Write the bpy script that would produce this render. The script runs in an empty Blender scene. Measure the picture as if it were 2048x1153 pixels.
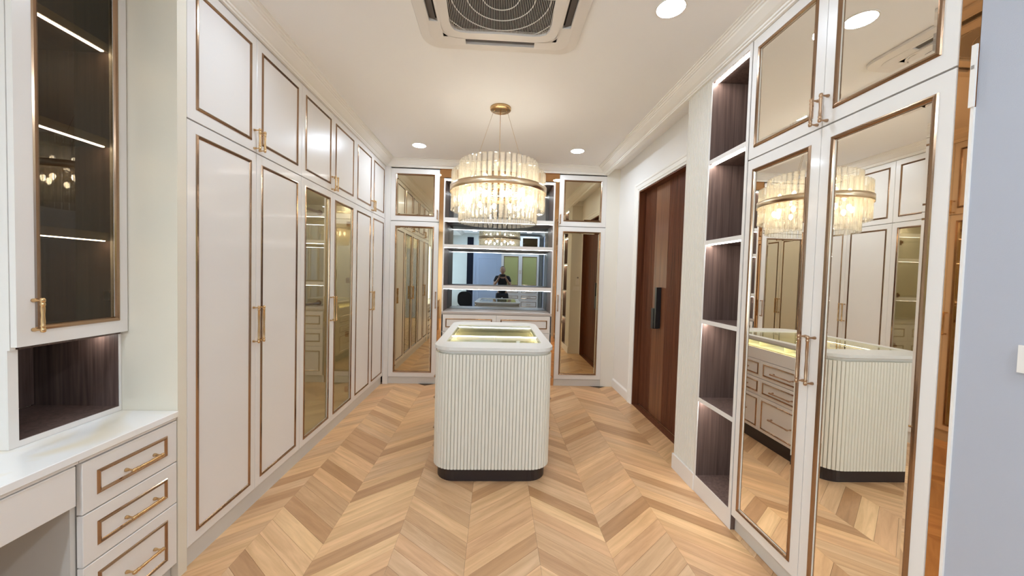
import bpy, math, random
from mathutils import Vector, Matrix
PI = math.pi
SC = bpy.context.scene
COL = SC.collection

# ---------------------------------------------------------------- camera
F = Vector((0.04526596, 0.99843081, -0.03296821))
RT = Vector((0.99862238, -0.04434858, 0.02804546))
UP = Vector((-0.02653936, 0.0341923, 0.99906284))
cam = bpy.data.objects.new('camera', bpy.data.cameras.new('camera'))
COL.objects.link(cam)
M = Matrix((RT, UP, -F)).transposed().to_4x4()
M.translation = Vector((0, 0, 1.42))
cam.matrix_world = M
cam.data.sensor_width = 36.0
cam.data.lens = 737.75 / 2048 * 36
cam.data.clip_start = 0.01
SC.camera = cam

# ---------------------------------------------------------------- world, exposure, light levels
w = bpy.data.worlds.new('world'); SC.world = w; w.use_nodes = True
w.node_tree.nodes['Background'].inputs[0].default_value = (0.75, 0.8, 0.9, 1)
w.node_tree.nodes['Background'].inputs[1].default_value = 1.0
SC.view_settings.view_transform = 'Standard'
SC.view_settings.look = 'None'
SC.view_settings.exposure = 1.17
SC.view_settings.gamma = 1.0
SC.view_settings.use_curve_mapping = False
DOWN_L = 56.0      # downlights beside the air conditioner
DOWN_B = 105.0     # downlights at the back of the room
REAR_FILL = 190.0      # cool downlights added at the unseen rear, brightening the island front
BULB_L = 27.0      # chandelier bulbs
LED_L = 22.0       # shelf strips
cy = SC.cycles
cy.max_bounces = 10; cy.diffuse_bounces = 7; cy.glossy_bounces = 8; cy.blur_glossy = 0.3
cy.transmission_bounces = 6; cy.transparent_max_bounces = 40
cy.sample_clamp_indirect = 4.0; cy.sample_clamp_direct = 0
cy.caustics_reflective = True; cy.caustics_refractive = False
cy.use_denoising = True
fill_l = bpy.data.lights.new('added_daylight', 'AREA'); fill_l.shape = 'RECTANGLE'; fill_l.size = 1.7; fill_l.size_y = 1.7
fill_l.energy = 40; fill_l.color = (.72, .84, 1.0)
so = bpy.data.objects.new('added_daylight', fill_l); COL.objects.link(so)      # blue area lamp outside the added, unseen window
so.location = (-2.20, -1.35, 1.45); so.rotation_euler = (0, -PI / 2, 0)

# ---------------------------------------------------------------- materials
def nodes(name):
    m = bpy.data.materials.new(name); m.use_nodes = True
    nt = m.node_tree; b = nt.nodes['Principled BSDF']
    return m, nt, b
def pbr(name, col, rough=.4, metal=0.0, spec=.5, bump=0, bscale=200, var=0, coat=0):
    m, nt, b = nodes(name)
    b.inputs['Base Color'].default_value = (*col, 1)
    b.inputs['Roughness'].default_value = rough
    b.inputs['Metallic'].default_value = metal
    b.inputs['Specular IOR Level'].default_value = spec
    b.inputs['Coat Weight'].default_value = coat
    b.inputs['Coat Roughness'].default_value = .08
    tc = nt.nodes.new('ShaderNodeTexCoord')
    if var:
        n = nt.nodes.new('ShaderNodeTexNoise'); n.inputs['Scale'].default_value = 3
        nt.links.new(tc.outputs['Object'], n.inputs['Vector'])
        r = nt.nodes.new('ShaderNodeMix'); r.data_type = 'RGBA'
        r.inputs['A'].default_value = (*[c * (1 - var) for c in col], 1)
        r.inputs['B'].default_value = (*[min(1, c * (1 + var)) for c in col], 1)
        nt.links.new(n.outputs['Fac'], r.inputs['Factor']); nt.links.new(r.outputs['Result'], b.inputs['Base Color'])
    if bump:
        n = nt.nodes.new('ShaderNodeTexNoise'); n.inputs['Scale'].default_value = bscale
        nt.links.new(tc.outputs['Object'], n.inputs['Vector'])
        bp = nt.nodes.new('ShaderNodeBump'); bp.inputs['Strength'].default_value = bump; bp.inputs['Distance'].default_value = .001
        nt.links.new(n.outputs['Fac'], bp.inputs['Height']); nt.links.new(bp.outputs['Normal'], b.inputs['Normal'])
    return m
def emit(name, col, s):
    m = bpy.data.materials.new(name); m.use_nodes = True; nt = m.node_tree; nt.nodes.clear()
    e = nt.nodes.new('ShaderNodeEmission'); e.inputs[0].default_value = (*col, 1); e.inputs[1].default_value = s
    o = nt.nodes.new('ShaderNodeOutputMaterial'); nt.links.new(e.outputs[0], o.inputs[0]); return m
def wood(name, c0, c1, rough=.45, stretch=(60, 60, 1.6), rand=False, coords='Object', coat=0, objcol=False, spec=.5):
    m, nt, b = nodes(name); L = nt.links
    tc = nt.nodes.new('ShaderNodeTexCoord'); mp = nt.nodes.new('ShaderNodeMapping')
    mp.inputs['Scale'].default_value = stretch
    src = tc.outputs['Object']
    if rand:
        oi = nt.nodes.new('ShaderNodeObjectInfo'); mul = nt.nodes.new('ShaderNodeMath'); mul.operation = 'MULTIPLY'
        mul.inputs[1].default_value = 37.0; L.new(oi.outputs['Random'], mul.inputs[0])
        ad = nt.nodes.new('ShaderNodeVectorMath'); ad.operation = 'ADD'
        L.new(src, ad.inputs[0]); L.new(mul.outputs[0], ad.inputs[1]); src = ad.outputs[0]
    L.new(src, mp.inputs['Vector'])
    n1 = nt.nodes.new('ShaderNodeTexNoise'); n1.inputs['Scale'].default_value = 1; n1.inputs['Detail'].default_value = 5; n1.inputs['Roughness'].default_value = .6
    n1.inputs['Distortion'].default_value = .6
    L.new(mp.outputs[0], n1.inputs['Vector'])
    r = nt.nodes.new('ShaderNodeValToRGB'); r.color_ramp.elements[0].position = .32; r.color_ramp.elements[1].position = .68
    r.color_ramp.elements[0].color = (*c0, 1); r.color_ramp.elements[1].color = (*c1, 1)
    L.new(n1.outputs['Fac'], r.inputs[0]); out = r.outputs[0]
    if objcol:
        oi2 = nt.nodes.new('ShaderNodeObjectInfo'); mx = nt.nodes.new('ShaderNodeMix'); mx.data_type = 'RGBA'; mx.blend_type = 'MULTIPLY'
        mx.inputs['Factor'].default_value = 1; L.new(out, mx.inputs['A']); L.new(oi2.outputs['Color'], mx.inputs['B']); out = mx.outputs['Result']
    L.new(out, b.inputs['Base Color'])
    b.inputs['Roughness'].default_value = rough; b.inputs['Coat Weight'].default_value = coat; b.inputs['Coat Roughness'].default_value = .15; b.inputs['Specular IOR Level'].default_value = spec
    bp = nt.nodes.new('ShaderNodeBump'); bp.inputs['Strength'].default_value = .15; bp.inputs['Distance'].default_value = .001
    L.new(n1.outputs['Fac'], bp.inputs['Height']); L.new(bp.outputs['Normal'], b.inputs['Normal'])
    return m
def clear(name, tint, refl_ior=1.5, gain=1.0, base=0.0, rough=0.0, milk=0.0, milkcol=(1, 1, 1), edge=None):
    """thin clear sheet: tinted see-through plus mirror reflection by Fresnel, optionally a little frosted scatter"""
    m = bpy.data.materials.new(name); m.use_nodes = True; nt = m.node_tree; nt.nodes.clear(); L = nt.links
    t = nt.nodes.new('ShaderNodeBsdfTransparent'); t.inputs[0].default_value = (*tint, 1)
    body = t.outputs[0]
    if edge:      # dark rims of refraction put into the tint towards a rod's sides
        lw = nt.nodes.new('ShaderNodeLayerWeight'); lw.inputs[0].default_value = .5
        pw = nt.nodes.new('ShaderNodeMath'); pw.operation = 'POWER'; pw.inputs[1].default_value = 2.6; L.new(lw.outputs['Facing'], pw.inputs[0])
        mc = nt.nodes.new('ShaderNodeMix'); mc.data_type = 'RGBA'; mc.inputs['A'].default_value = (*tint, 1); mc.inputs['B'].default_value = (*edge, 1)
        L.new(pw.outputs[0], mc.inputs['Factor']); L.new(mc.outputs['Result'], t.inputs[0])
    if milk:
        tr = nt.nodes.new('ShaderNodeBsdfTranslucent'); tr.inputs[0].default_value = (*milkcol, 1)
        mm = nt.nodes.new('ShaderNodeMixShader'); mm.inputs[0].default_value = milk
        L.new(body, mm.inputs[1]); L.new(tr.outputs[0], mm.inputs[2]); body = mm.outputs[0]
    g = nt.nodes.new('ShaderNodeBsdfGlossy'); g.inputs['Roughness'].default_value = rough; g.inputs[0].default_value = (1, .98, .93, 1)
    f = nt.nodes.new('ShaderNodeFresnel')
    ge = nt.nodes.new('ShaderNodeNewGeometry'); ir = nt.nodes.new('ShaderNodeMath'); ir.operation = 'MULTIPLY_ADD'   # straight-through sheet: same Fresnel on both faces
    ir.inputs[1].default_value = 1 / refl_ior - refl_ior; ir.inputs[2].default_value = refl_ior
    L.new(ge.outputs['Backfacing'], ir.inputs[0]); L.new(ir.outputs[0], f.inputs[0])
    ma = nt.nodes.new('ShaderNodeMath'); ma.operation = 'MULTIPLY_ADD'; ma.use_clamp = True
    ma.inputs[1].default_value = gain; ma.inputs[2].default_value = base; L.new(f.outputs[0], ma.inputs[0])
    mx = nt.nodes.new('ShaderNodeMixShader'); L.new(ma.outputs[0], mx.inputs[0]); L.new(body, mx.inputs[1]); L.new(g.outputs[0], mx.inputs[2])
    o = nt.nodes.new('ShaderNodeOutputMaterial'); L.new(mx.outputs[0], o.inputs[0]); return m
def mirror(name, col, rough=0.0):
    m = bpy.data.materials.new(name); m.use_nodes = True; nt = m.node_tree; nt.nodes.clear()
    g = nt.nodes.new('ShaderNodeBsdfGlossy'); g.inputs[0].default_value = (*col, 1); g.inputs['Roughness'].default_value = rough
    o = nt.nodes.new('ShaderNodeOutputMaterial'); nt.links.new(g.outputs[0], o.inputs[0]); return m

LACQ = pbr('off_white_lacquer', (.78, .745, .705), .32, coat=.25)
LACQ_IN = pbr('beige_interior', (.74, .69, .56), .5)
GAP = pbr('gap_shade_brown', (.30, .27, .24), .6)  # door-gap shade put into a dark carcass colour; reused on small parts
PLINTH = pbr('plinth_grey_white', (.62, .59, .54), .45)
BRONZE = pbr('bronze_gold_trim', (.36, .235, .15), .16, metal=1)
BRASS = pbr('brushed_brass', (.66, .44, .22), .25, metal=1)
ANTIQUE = pbr('antique_brass', (.46, .30, .19), .28, metal=1)
MIRROR = mirror('clear_mirror', (.96, .93, .86))
MIRROR_BR = mirror('bronze_tinted_mirror', (.62, .53, .37))
MIRROR_GREY = mirror('grey_tinted_mirror', (.36, .40, .43))
ROSE = mirror('rose_bronze_mirror', (.66, .38, .18), .02)
GLASS_BR = clear('brown_tinted_glass', (.82, .79, .68), 1.5, 1.0, .09)
GLASS_DK = clear('smoked_glass', (.52, .46, .36), 1.5, .9, .0)
GLASS = clear('clear_glass', (.93, .95, .92), 1.5, 1.0, .02)
CRYSTAL = clear('crystal', (.97, .95, .90), 1.5, .9, .02, .04, .16, (1, .98, .92), edge=(.28, .24, .18))
WALNUT = wood('dark_walnut', (.075, .046, .038), (.175, .115, .096), .42)
DOORWOOD = wood('red_brown_timber', (.085, .027, .012), (.19, .064, .028), .45, (45, 45, 1.2), spec=.22)
OAK = wood('oak_plank', (.53, .32, .165), (.71, .455, .255), .36, (2.6, 30, 10), rand=True, objcol=True, coat=.12)
OAK_FILL = wood('oak_infill', (.50, .30, .155), (.75, .485, .275), .36, (9, 9, 9), coat=.12)
JOINT = pbr('floor_joint', (.16, .10, .06), .8)
CEIL = pbr('ceiling_paint', (.90, .895, .885), .7)
CROWN = pbr('crown_paint', (.88, .86, .81), .5)
WHITEWALL = pbr('white_wall_paint', (.84, .82, .79), .6, bump=.05)
BEIGEWALL = pbr('beige_panel', (.80, .76, .68), .5)
GREYWALL = pbr('blue_grey_wall', (.43, .445, .50), .75, bump=.25, bscale=350)
PALEWALL = pbr('pale_wall', (.62, .64, .60), .6)
FLUTE = pbr('fluted_off_white', (.70, .665, .575), .45)
FLUTE_W = pbr('fluted_panel_white', (.74, .70, .62), .5)
ESPRESSO = pbr('espresso_plinth', (.022, .014, .014), .35)
STONETOP = pbr('island_top', (.66, .645, .605), .3)
BLACK = pbr('black_metal', (.012, .012, .014), .35)
WHITEPL = pbr('white_plastic', (.80, .76, .71), .4)
DARKSLOT = pbr('vent_interior', (.035, .028, .024), .7)
SLOTGREY = pbr('vent_flap', (.10, .082, .07), .5)
GRILLEBG = pbr('grille_interior', (.012, .010, .014), .8)
ALU = pbr('champagne_profile', (.72, .66, .48), .35)
CURTAIN = pbr('dark_curtain', (.03, .035, .06), .9)
BLUELIT_DOOR = pbr('blue_lit_door', (.34, .40, .52), .5)  # white door with the bluish light on it put into the colour
OLIVE_REFL = pbr('olive_room_reflection', (.42, .42, .17), .15)  # reflection of the lit room put into the pane colour
DOWN = emit('downlight_lens', (.70, .83, 1.0), DOWN_L)
DOWNB = emit('back_downlight_lens', (.74, .86, 1.0), DOWN_B)
DOWNR = emit('rear_fill_lens', (.72, .85, 1.0), REAR_FILL)
BULB = emit('warm_bulb', (1.0, .91, .78), BULB_L)
BULBU = emit('warm_bulb_upper', (1.0, .91, .78), BULB_L * .5)
LED = emit('led_strip', (1.0, .96, .91), LED_L)
LEDY = emit('warm_led', (1.0, .86, .50), LED_L * .5)
def marble():
    m, nt, b = nodes('white_marble'); L = nt.links
    tc = nt.nodes.new('ShaderNodeTexCoord'); n = nt.nodes.new('ShaderNodeTexNoise')
    n.inputs['Scale'].default_value = 2.2; n.inputs['Detail'].default_value = 3; n.inputs['Distortion'].default_value = 1.2
    L.new(tc.outputs['Object'], n.inputs['Vector'])
    r = nt.nodes.new('ShaderNodeValToRGB'); r.color_ramp.elements[0].position = .44; r.color_ramp.elements[1].position = .60
    r.color_ramp.elements[0].color = (.86, .85, .83, 1); r.color_ramp.elements[1].color = (.83, .74, .57, 1)
    L.new(n.outputs['Fac'], r.inputs[0]); L.new(r.outputs[0], b.inputs['Base Color']); b.inputs['Roughness'].default_value = .22
    return m
MARBLE = marble()

# ---------------------------------------------------------------- mesh helpers
class MB:
    def __init__(s): s.v = []; s.f = []; s.m = []; s.s = []
    def add(s, vs, fs, mi=0, sm=False):
        o = len(s.v); s.v += [tuple(v) for v in vs]
        for f in fs: s.f.append([i + o for i in f]); s.m.append(mi); s.s.append(sm)
        return s
    def box(s, x0, x1, y0, y1, z0, z1, mi=0):
        v = [(x, y, z) for z in (z0, z1) for y in (y0, y1) for x in (x0, x1)]
        return s.add(v, [(0, 2, 3, 1), (4, 5, 7, 6), (0, 1, 5, 4), (2, 6, 7, 3), (0, 4, 6, 2), (1, 3, 7, 5)], mi)
    def ring(s, x0, x1, z0, z1, prof, closed=True, mi=0):
        """mitred rectangular ring in the XZ plane; prof = [(inset, y)...]"""
        n = len(prof); vs = []
        for d, y in prof: vs += [(x0 + d, y, z0 + d), (x1 - d, y, z0 + d), (x1 - d, y, z1 - d), (x0 + d, y, z1 - d)]
        fs = []
        for i in range(n if closed else n - 1):
            j = (i + 1) % n
            for k in range(4):
                l = (k + 1) % 4; fs.append((i * 4 + k, i * 4 + l, j * 4 + l, j * 4 + k))
        return s.add(vs, fs, mi)
    def slab(s, x0, x1, y0, y1, z0, z1, b=.0015, mi=0):
        """door slab whose front (-y) edges are eased"""
        s.ring(x0, x1, z0, z1, [(0, y1), (0, y0 + b), (b, y0)], False, mi)
        s.add([(x0 + b, y0, z0 + b), (x1 - b, y0, z0 + b), (x1 - b, y0, z1 - b), (x0 + b, y0, z1 - b)], [(0, 1, 2, 3)], mi)
        return s.add([(x0, y1, z0), (x1, y1, z0), (x1, y1, z1), (x0, y1, z1)], [(3, 2, 1, 0)], mi)
    def lathe(s, prof, c=(0, 0, 0), n=12, axis='z', mi=0, sm=True, caps=True):
        vs = []
        for r, h in prof:
            for k in range(n):
                a = 2 * PI * k / n; p = (r * math.cos(a), r * math.sin(a), h)
                if axis == 'x': p = (p[2], p[0], p[1])
                if axis == 'y': p = (p[1], p[2], p[0])
                vs.append((p[0] + c[0], p[1] + c[1], p[2] + c[2]))
        fs = []
        for i in range(len(prof) - 1):
            for k in range(n): fs.append((i * n + k, i * n + (k + 1) % n, (i + 1) * n + (k + 1) % n, (i + 1) * n + k))
        s.add(vs, fs, mi, sm)
        if caps:
            b = len(prof) - 1
            o = len(s.v) - len(vs)
            s.f.append([o + k for k in reversed(range(n))]); s.m.append(mi); s.s.append(False)
            s.f.append([o + b * n + k for k in range(n)]); s.m.append(mi); s.s.append(False)
        return s
    def tube(s, p, q, r0, r1=None, n=8, mi=0, sm=True):
        p = Vector(p); q = Vector(q); r1 = r0 if r1 is None else r1; d = (q - p).normalized()
        u = d.orthogonal().normalized(); w = d.cross(u); vs = []
        for c, r in ((p, r0), (q, r1)):
            for k in range(n):
                a = 2 * PI * k / n; vs.append(c + u * (r * math.cos(a)) + w * (r * math.sin(a)))
        s.add(vs, [(k, (k + 1) % n, n + (k + 1) % n, n + k) for k in range(n)], mi, sm)
        return s.add(vs[:n], [tuple(reversed(range(n)))], mi).add(vs[n:], [tuple(range(n))], mi)
    def extrude(s, poly, h0, h1, axis='z', mi=0, sm=False, caps=True):
        """poly of (a, b); axis z: (a,b,h)  y: (a,h,b)  x: (h,a,b)"""
        n = len(poly); vs = []
        for h in (h0, h1):
            for a, b in poly: vs.append((a, b, h) if axis == 'z' else (a, h, b) if axis == 'y' else (h, a, b))
        s.add(vs, [(k, (k + 1) % n, n + (k + 1) % n, n + k) for k in range(n)], mi, sm)
        if caps: s.add(vs[:n], [tuple(reversed(range(n)))], mi); s.add(vs[n:], [tuple(range(n))], mi)
        return s
    def bridge(s, ringA, ringB, mi=0, sm=False):
        n = len(ringA); return s.add(list(ringA) + list(ringB), [(k, (k + 1) % n, n + (k + 1) % n, n + k) for k in range(n)], mi, sm)
    def mesh(s, name, mats):
        me = bpy.data.meshes.new(name); me.from_pydata(s.v, [], s.f); me.validate()
        if len(me.polygons) == len(s.m):
            me.polygons.foreach_set('material_index', s.m); me.polygons.foreach_set('use_smooth', s.s)
        for m in (mats if isinstance(mats, (list, tuple)) else [mats]): me.materials.append(m)
        import bmesh
        bm = bmesh.new(); bm.from_mesh(me); bmesh.ops.remove_doubles(bm, verts=bm.verts, dist=1e-5)
        bmesh.ops.recalc_face_normals(bm, faces=bm.faces); bm.to_mesh(me); bm.free()
        return me
def inst(name, me, parent=None, loc=(0, 0, 0), rot=(0, 0, 0)):
    o = bpy.data.objects.new(name, me); COL.objects.link(o); o.location = loc; o.rotation_euler = rot
    if parent: o.parent = parent
    return o
def obj(name, mb, mats, parent=None, loc=(0, 0, 0), rot=(0, 0, 0)):
    return inst(name, mb.mesh(name, mats), parent, loc, rot)
def thing(name, label, cat, loc=(0, 0, 0), rz=0, group=None):
    o = bpy.data.objects.new(name, None); COL.objects.link(o); o.location = loc; o.rotation_euler = (0, 0, rz)
    o.empty_display_size = .1; o['label'] = label; o['category'] = cat
    if group: o['group'] = group
    return o
def tag(o, label, cat, group=None):
    o['label'] = label; o['category'] = cat
    if group: o['group'] = group
    return o
def struct(o, label=None, cat=None):
    o['kind'] = 'structure'
    if label: o['label'] = label
    if cat: o['category'] = cat
    return o
def box(name, x0, x1, y0, y1, z0, z1, mat, parent=None): return obj(name, MB().box(x0, x1, y0, y1, z0, z1), mat, parent)

# ---------------------------------------------------------------- shared joinery pieces
def handle_mesh(L, mat, name):
    """bar pull along local z, centred; posts run to the door at y = +.033"""
    h = L / 2; m = MB()
    k_ = 1.22
    m.lathe([(r_ * k_, z_) for r_, z_ in [(.001, -h - .010), (.005, -h - .008), (.0062, -h - .003), (.0062, -h + .004), (.0042, -h + .007), (.0058, -h + .010), (.0058, -h + .016),
             (.0046, -h + .019), (.0052, -h * .4), (.0040, 0), (.0052, h * .4), (.0046, h - .019),
             (.0058, h - .016), (.0058, h - .010), (.0042, h - .007), (.0062, h - .004), (.0062, h + .003), (.005, h + .008), (.001, h + .010)]], n=10)
    for z in (-h, h):
        m.lathe([(.0036, 0), (.0030, .010), (.0042, .020), (.0068, .028), (.0068, .0335)], (0, 0, z), n=10, axis='y')
    return m.mesh(name, mat)
H_LONG = handle_mesh(.198, BRASS, 'handle'); H_SHORT = handle_mesh(.103, BRASS, 'handle')
H_LONG_A = handle_mesh(.198, ANTIQUE, 'handle'); H_SHORT_A = handle_mesh(.103, ANTIQUE, 'handle')
H_DRAW = handle_mesh(.118, BRASS, 'handle'); H_DRAW_L = handle_mesh(.20, ANTIQUE, 'handle')
def moulding(parent, x0, x1, z0, z1, w=.019, h=.007, mat=None, y=0.0):
    m = MB().ring(x0, x1, z0, z1, [(0, y), (.003, y - h * .7), (w * .45, y - h), (w - .004, y - h * .55), (w, y + .001)])
    return obj('moulding', m, mat or BRONZE, parent)
def pane_mb(x0, x1, z0, z1, y=.004, b=.014, t=.004):
    m = MB(); m.ring(x0, x1, z0, z1, [(0, y + t), (0, y + .0016), (b, y)], False)
    m.add([(x0 + b, y, z0 + b), (x1 - b, y, z0 + b), (x1 - b, y, z1 - b), (x0 + b, y, z1 - b)], [(0, 1, 2, 3)])
    return m.add([(x0, y + t, z0), (x1, y + t, z0), (x1, y + t, z1), (x0, y + t, z1)], [(3, 2, 1, 0)])
def door(root, x0, x1, z0, z1, kind='solid', ins=(.049, .049, .049, .049), hside=None, hz=None, hm=None, pane=None, lac=None, hoff=.0235, g=.0015):
    """ins = left, right, bottom, top insets of the moulding; local front face y=0"""
    lac = lac or LACQ
    X0, X1, Z0, Z1 = x0 + g, x1 - g, z0 + g, z1 - g
    fx0, fx1, fz0, fz1 = x0 + ins[0], x1 - ins[1], z0 + ins[2], z1 - ins[3]
    w = .019
    if kind == 'solid':
        d = obj('door', MB().slab(X0, X1, 0, .02, Z0, Z1), lac, root)
    else:
        m = MB(); i = w - .003
        # four rails around the opening
        m.box(X0, fx0 + i, 0, .02, Z0, Z1); m.box(fx1 - i, X1, 0, .02, Z0, Z1)
        m.box(fx0 + i, fx1 - i, 0, .02, Z0, fz0 + i); m.box(fx0 + i, fx1 - i, 0, .02, fz1 - i, Z1)
        d = obj('door', m, lac, root)
        name = 'mirror_pane' if kind == 'mirror' else 'glass_pane'
        if kind == 'mirror': obj(name, pane_mb(fx0 + i, fx1 - i, fz0 + i, fz1 - i), pane, d)
        else: obj(name, MB().box(fx0 + i, fx1 - i, .006, .009, fz0 + i, fz1 - i), pane, d)
    moulding(d, fx0, fx1, fz0, fz1, w)
    if hside:
        hx = x0 + hoff if hside == 'L' else x1 - hoff
        inst('handle', hm, d, (hx, -.0335, hz))
    return d
def drawer(root, x0, x1, z0, z1, ins=.05, hm=None, hx=None, hz=None, g=.0015):
    d = obj('drawer', MB().slab(x0 + g, x1 - g, 0, .02, z0 + g, z1 - g), LACQ, root)
    moulding(d, x0 + ins, x1 - ins, z0 + ins, z1 - ins, .016, .006)
    if hm: inst('handle', hm, d, ((x0 + x1) / 2 if hx is None else hx, -.0335, (z0 + z1) / 2 if hz is None else hz), (0, PI / 2, 0))
    return d

# ================================================================= ROOM SHELL
CZ = 2.83
YB = 4.74
wl_ = MB()
wl_.box(-2.12, -2.02, -2.4, -2.2, 0, CZ).box(-2.12, -2.02, -.5, 5.36, 0, CZ).box(-2.12, -2.02, -2.2, -.5, 0, .6).box(-2.12, -2.02, -2.2, -.5, 2.3, CZ)
struct(obj('wall_left', wl_, BEIGEWALL))
wn = struct(obj('added_window', MB().box(-2.10, -2.05, -2.2, -2.15, .6, 2.3).box(-2.10, -2.05, -.55, -.5, .6, 2.3).box(-2.10, -2.05, -2.15, -.55, .6, .65).box(-2.10, -2.05, -2.15, -.55, 2.25, 2.3).box(-2.09, -2.06, -1.37, -1.33, .65, 2.25), WHITEWALL))  # window added in the unseen rear left to bring in cool light
obj('added_window_pane', MB().box(-2.078, -2.074, -2.15, -.55, .65, 2.25), GLASS, wn)
struct(box('wall_back', -2.02, 1.80, 5.26, 5.36, 0, CZ, WHITEWALL))
struct(box('wall_rear', -2.12, 1.90, -2.42, -2.32, 0, CZ, PALEWALL))
wr = MB()
wr.box(1.384, 1.75, -2.32, 1.031, 0, CZ)
struct(obj('wall_right_near', wr, GREYWALL))
wd = MB()
wd.box(1.577, 1.75, 4.08, YB + .02, 0, CZ)
wd.box(1.577, 1.75, 2.78, 4.08, 2.40, CZ)
wd.box(1.577, 1.75, 2.705, 2.78, 0, CZ)
struct(obj('wall_right', wd, WHITEWALL))
struct(box('wall_outer', 1.86, 1.92, -2.4, 5.3, 0, CZ, WHITEWALL))
struct(box('wall_back_filler', 1.405, 1.577, YB, YB + .06, 0, CZ, BEIGEWALL))
struct(box('ceiling', -2.12, 1.92, -2.42, 5.36, CZ, CZ + .06, CEIL))

# floor: joint bed + one object per chevron plank
fl_ = struct(box('floor', -2.12, 1.92, -2.42, 5.36, -.05, -.009, JOINT))
PW, PITCH, RISE = .3717, .1145, .31
ang = math.atan2(RISE, PW); Lp = math.hypot(PW, RISE)
def plank_pts(sgn, cx, cyy, gap=.0007):
    hx = PW / 2 - gap * .6; hp = PITCH / 2 - gap; sl = sgn * RISE / PW
    return [(cx - hx, cyy - hx * sl - hp), (cx + hx, cyy + hx * sl - hp), (cx + hx, cyy + hx * sl + hp), (cx - hx, cyy - hx * sl + hp)]
def plank_mesh(sgn):
    m = MB(); a = -sgn * ang; ca, sa = math.cos(a), math.sin(a)
    rot = lambda p: (p[0] * ca - p[1] * sa, p[0] * sa + p[1] * ca)
    m.extrude([rot(p) for p in plank_pts(sgn, 0, 0)], -.009, 0)
    return m.mesh('plank', OAK)
PM = {1: plank_mesh(1), -1: plank_mesh(-1)}
rnd = random.Random(11)
TONES = [(1, 1, 1), (.92, .88, .83), (.80, .72, .64), (1.08, 1.04, .98), (1.14, 1.12, 1.06), (1.0, .93, .88), (.76, .67, .58), (1.04, .98, .90), (.97, .95, .93), (1.10, 1.08, 1.0)]
special = {}
def tone_at(seam_x, seam_y, col_sign, tone): special[(round(seam_x, 2), col_sign)] = special.get((round(seam_x, 2), col_sign), []) + [(seam_y, tone)]
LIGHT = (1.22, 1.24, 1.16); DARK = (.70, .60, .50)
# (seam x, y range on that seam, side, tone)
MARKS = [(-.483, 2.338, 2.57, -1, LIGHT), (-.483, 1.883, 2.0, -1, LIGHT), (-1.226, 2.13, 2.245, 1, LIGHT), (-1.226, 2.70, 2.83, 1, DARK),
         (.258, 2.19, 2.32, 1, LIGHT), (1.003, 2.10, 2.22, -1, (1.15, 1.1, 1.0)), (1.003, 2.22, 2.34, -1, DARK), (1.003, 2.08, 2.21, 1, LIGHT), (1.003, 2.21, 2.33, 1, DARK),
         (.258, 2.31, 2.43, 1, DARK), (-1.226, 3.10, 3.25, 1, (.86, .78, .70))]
fill = MB()
for c in range(-7, 5):
    x0 = .258 + c * PW; cx = x0 + PW / 2
    if cx < -1.6 or cx > 1.76: 
        if cx < -2.1: continue
    sgn = -1 if c % 2 == 0 else 1                 # even columns: high seam on the left
    high = x0 if sgn < 0 else x0 + PW
    for k in range(-45, 30):
        yh = 2.335 + (k + .5) * PITCH; yc = yh - RISE / 2
        if yc < -2.3 or yc > 4.86: continue
        if cx > 1.6 and (yc > 4.1 or yc < 2.75): continue
        if yc < 1.52 or cx < -1.45:
            if cx > -1.9: fill.extrude(plank_pts(sgn, cx, yc), -.009, 0)
            continue
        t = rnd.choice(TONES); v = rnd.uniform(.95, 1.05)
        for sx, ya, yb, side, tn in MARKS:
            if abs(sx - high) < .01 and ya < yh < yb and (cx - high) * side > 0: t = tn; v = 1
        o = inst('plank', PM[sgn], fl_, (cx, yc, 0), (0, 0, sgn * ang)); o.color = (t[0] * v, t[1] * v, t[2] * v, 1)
fo = obj('plank_infill', fill, OAK_FILL, fl_); fo['kind'] = 'stuff'

# crown mouldings
CP = [(0, 2.745), (.016, 2.745), (.018, 2.753), (.026, 2.755), (.028, 2.764), (.036, 2.766), (.050, 2.772), (.086, 2.796), (.090, 2.804),
      (.098, 2.806), (.101, 2.813), (.110, 2.815), (.114, 2.822), (.124, 2.823), (.124, 2.83), (0, 2.83)]
def crown(name, side):
    m = MB(); A = []; B = []
    for p, z in CP:
        if side == 'left': A.append((-1.405 + p, -2.32 + p * 0, z)); B.append((-1.405 + p, YB - p, z))
        if side == 'right': A.append((1.38 - p, -2.32, z)); B.append((1.38 - p, YB - p, z))
        if side == 'back': A.append((-1.405 + p, YB - p, z)); B.append((1.38 - p, YB - p, z))
    m.bridge(A, B); n = len(A); m.add(A, [tuple(range(n))]); m.add(B, [tuple(reversed(range(n)))])
    return struct(obj(name, m, CROWN))
crown('trim_1', 'left'); crown('trim_2', 'back'); crown('trim_3', 'right')
struct(box('trim_4', 1.38, 1.41, 2.705, YB, 2.745, CZ, CROWN))          # drop beam that carries the crown past the door recess
struct(box('trim_5', -2.02, -1.405, -2.32, 1.69, 2.747, CZ, CROWN))       # bulkhead over the vanity side
struct(box('trim_6', -1.405, 1.38, YB, 5.26, 2.757, CZ, CROWN))          # bulkhead over the back cabinets
struct(box('trim_7', -2.02, -1.405, 1.69, YB, 2.747, CZ, CROWN))
struct(box('trim_8', 1.38, 1.86, 1.04, 2.70, 2.745, CZ, CROWN))
# skirting beside the door
bb = MB()
for y0, y1 in ((4.165, YB),):
    bb.extrude([(1.577, 0), (1.562, 0), (1.562, .095), (1.566, .105), (1.572, .11), (1.577, .12)], y0, y1, 'y')
struct(obj('baseboard_right', bb, WHITEWALL))

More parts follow.
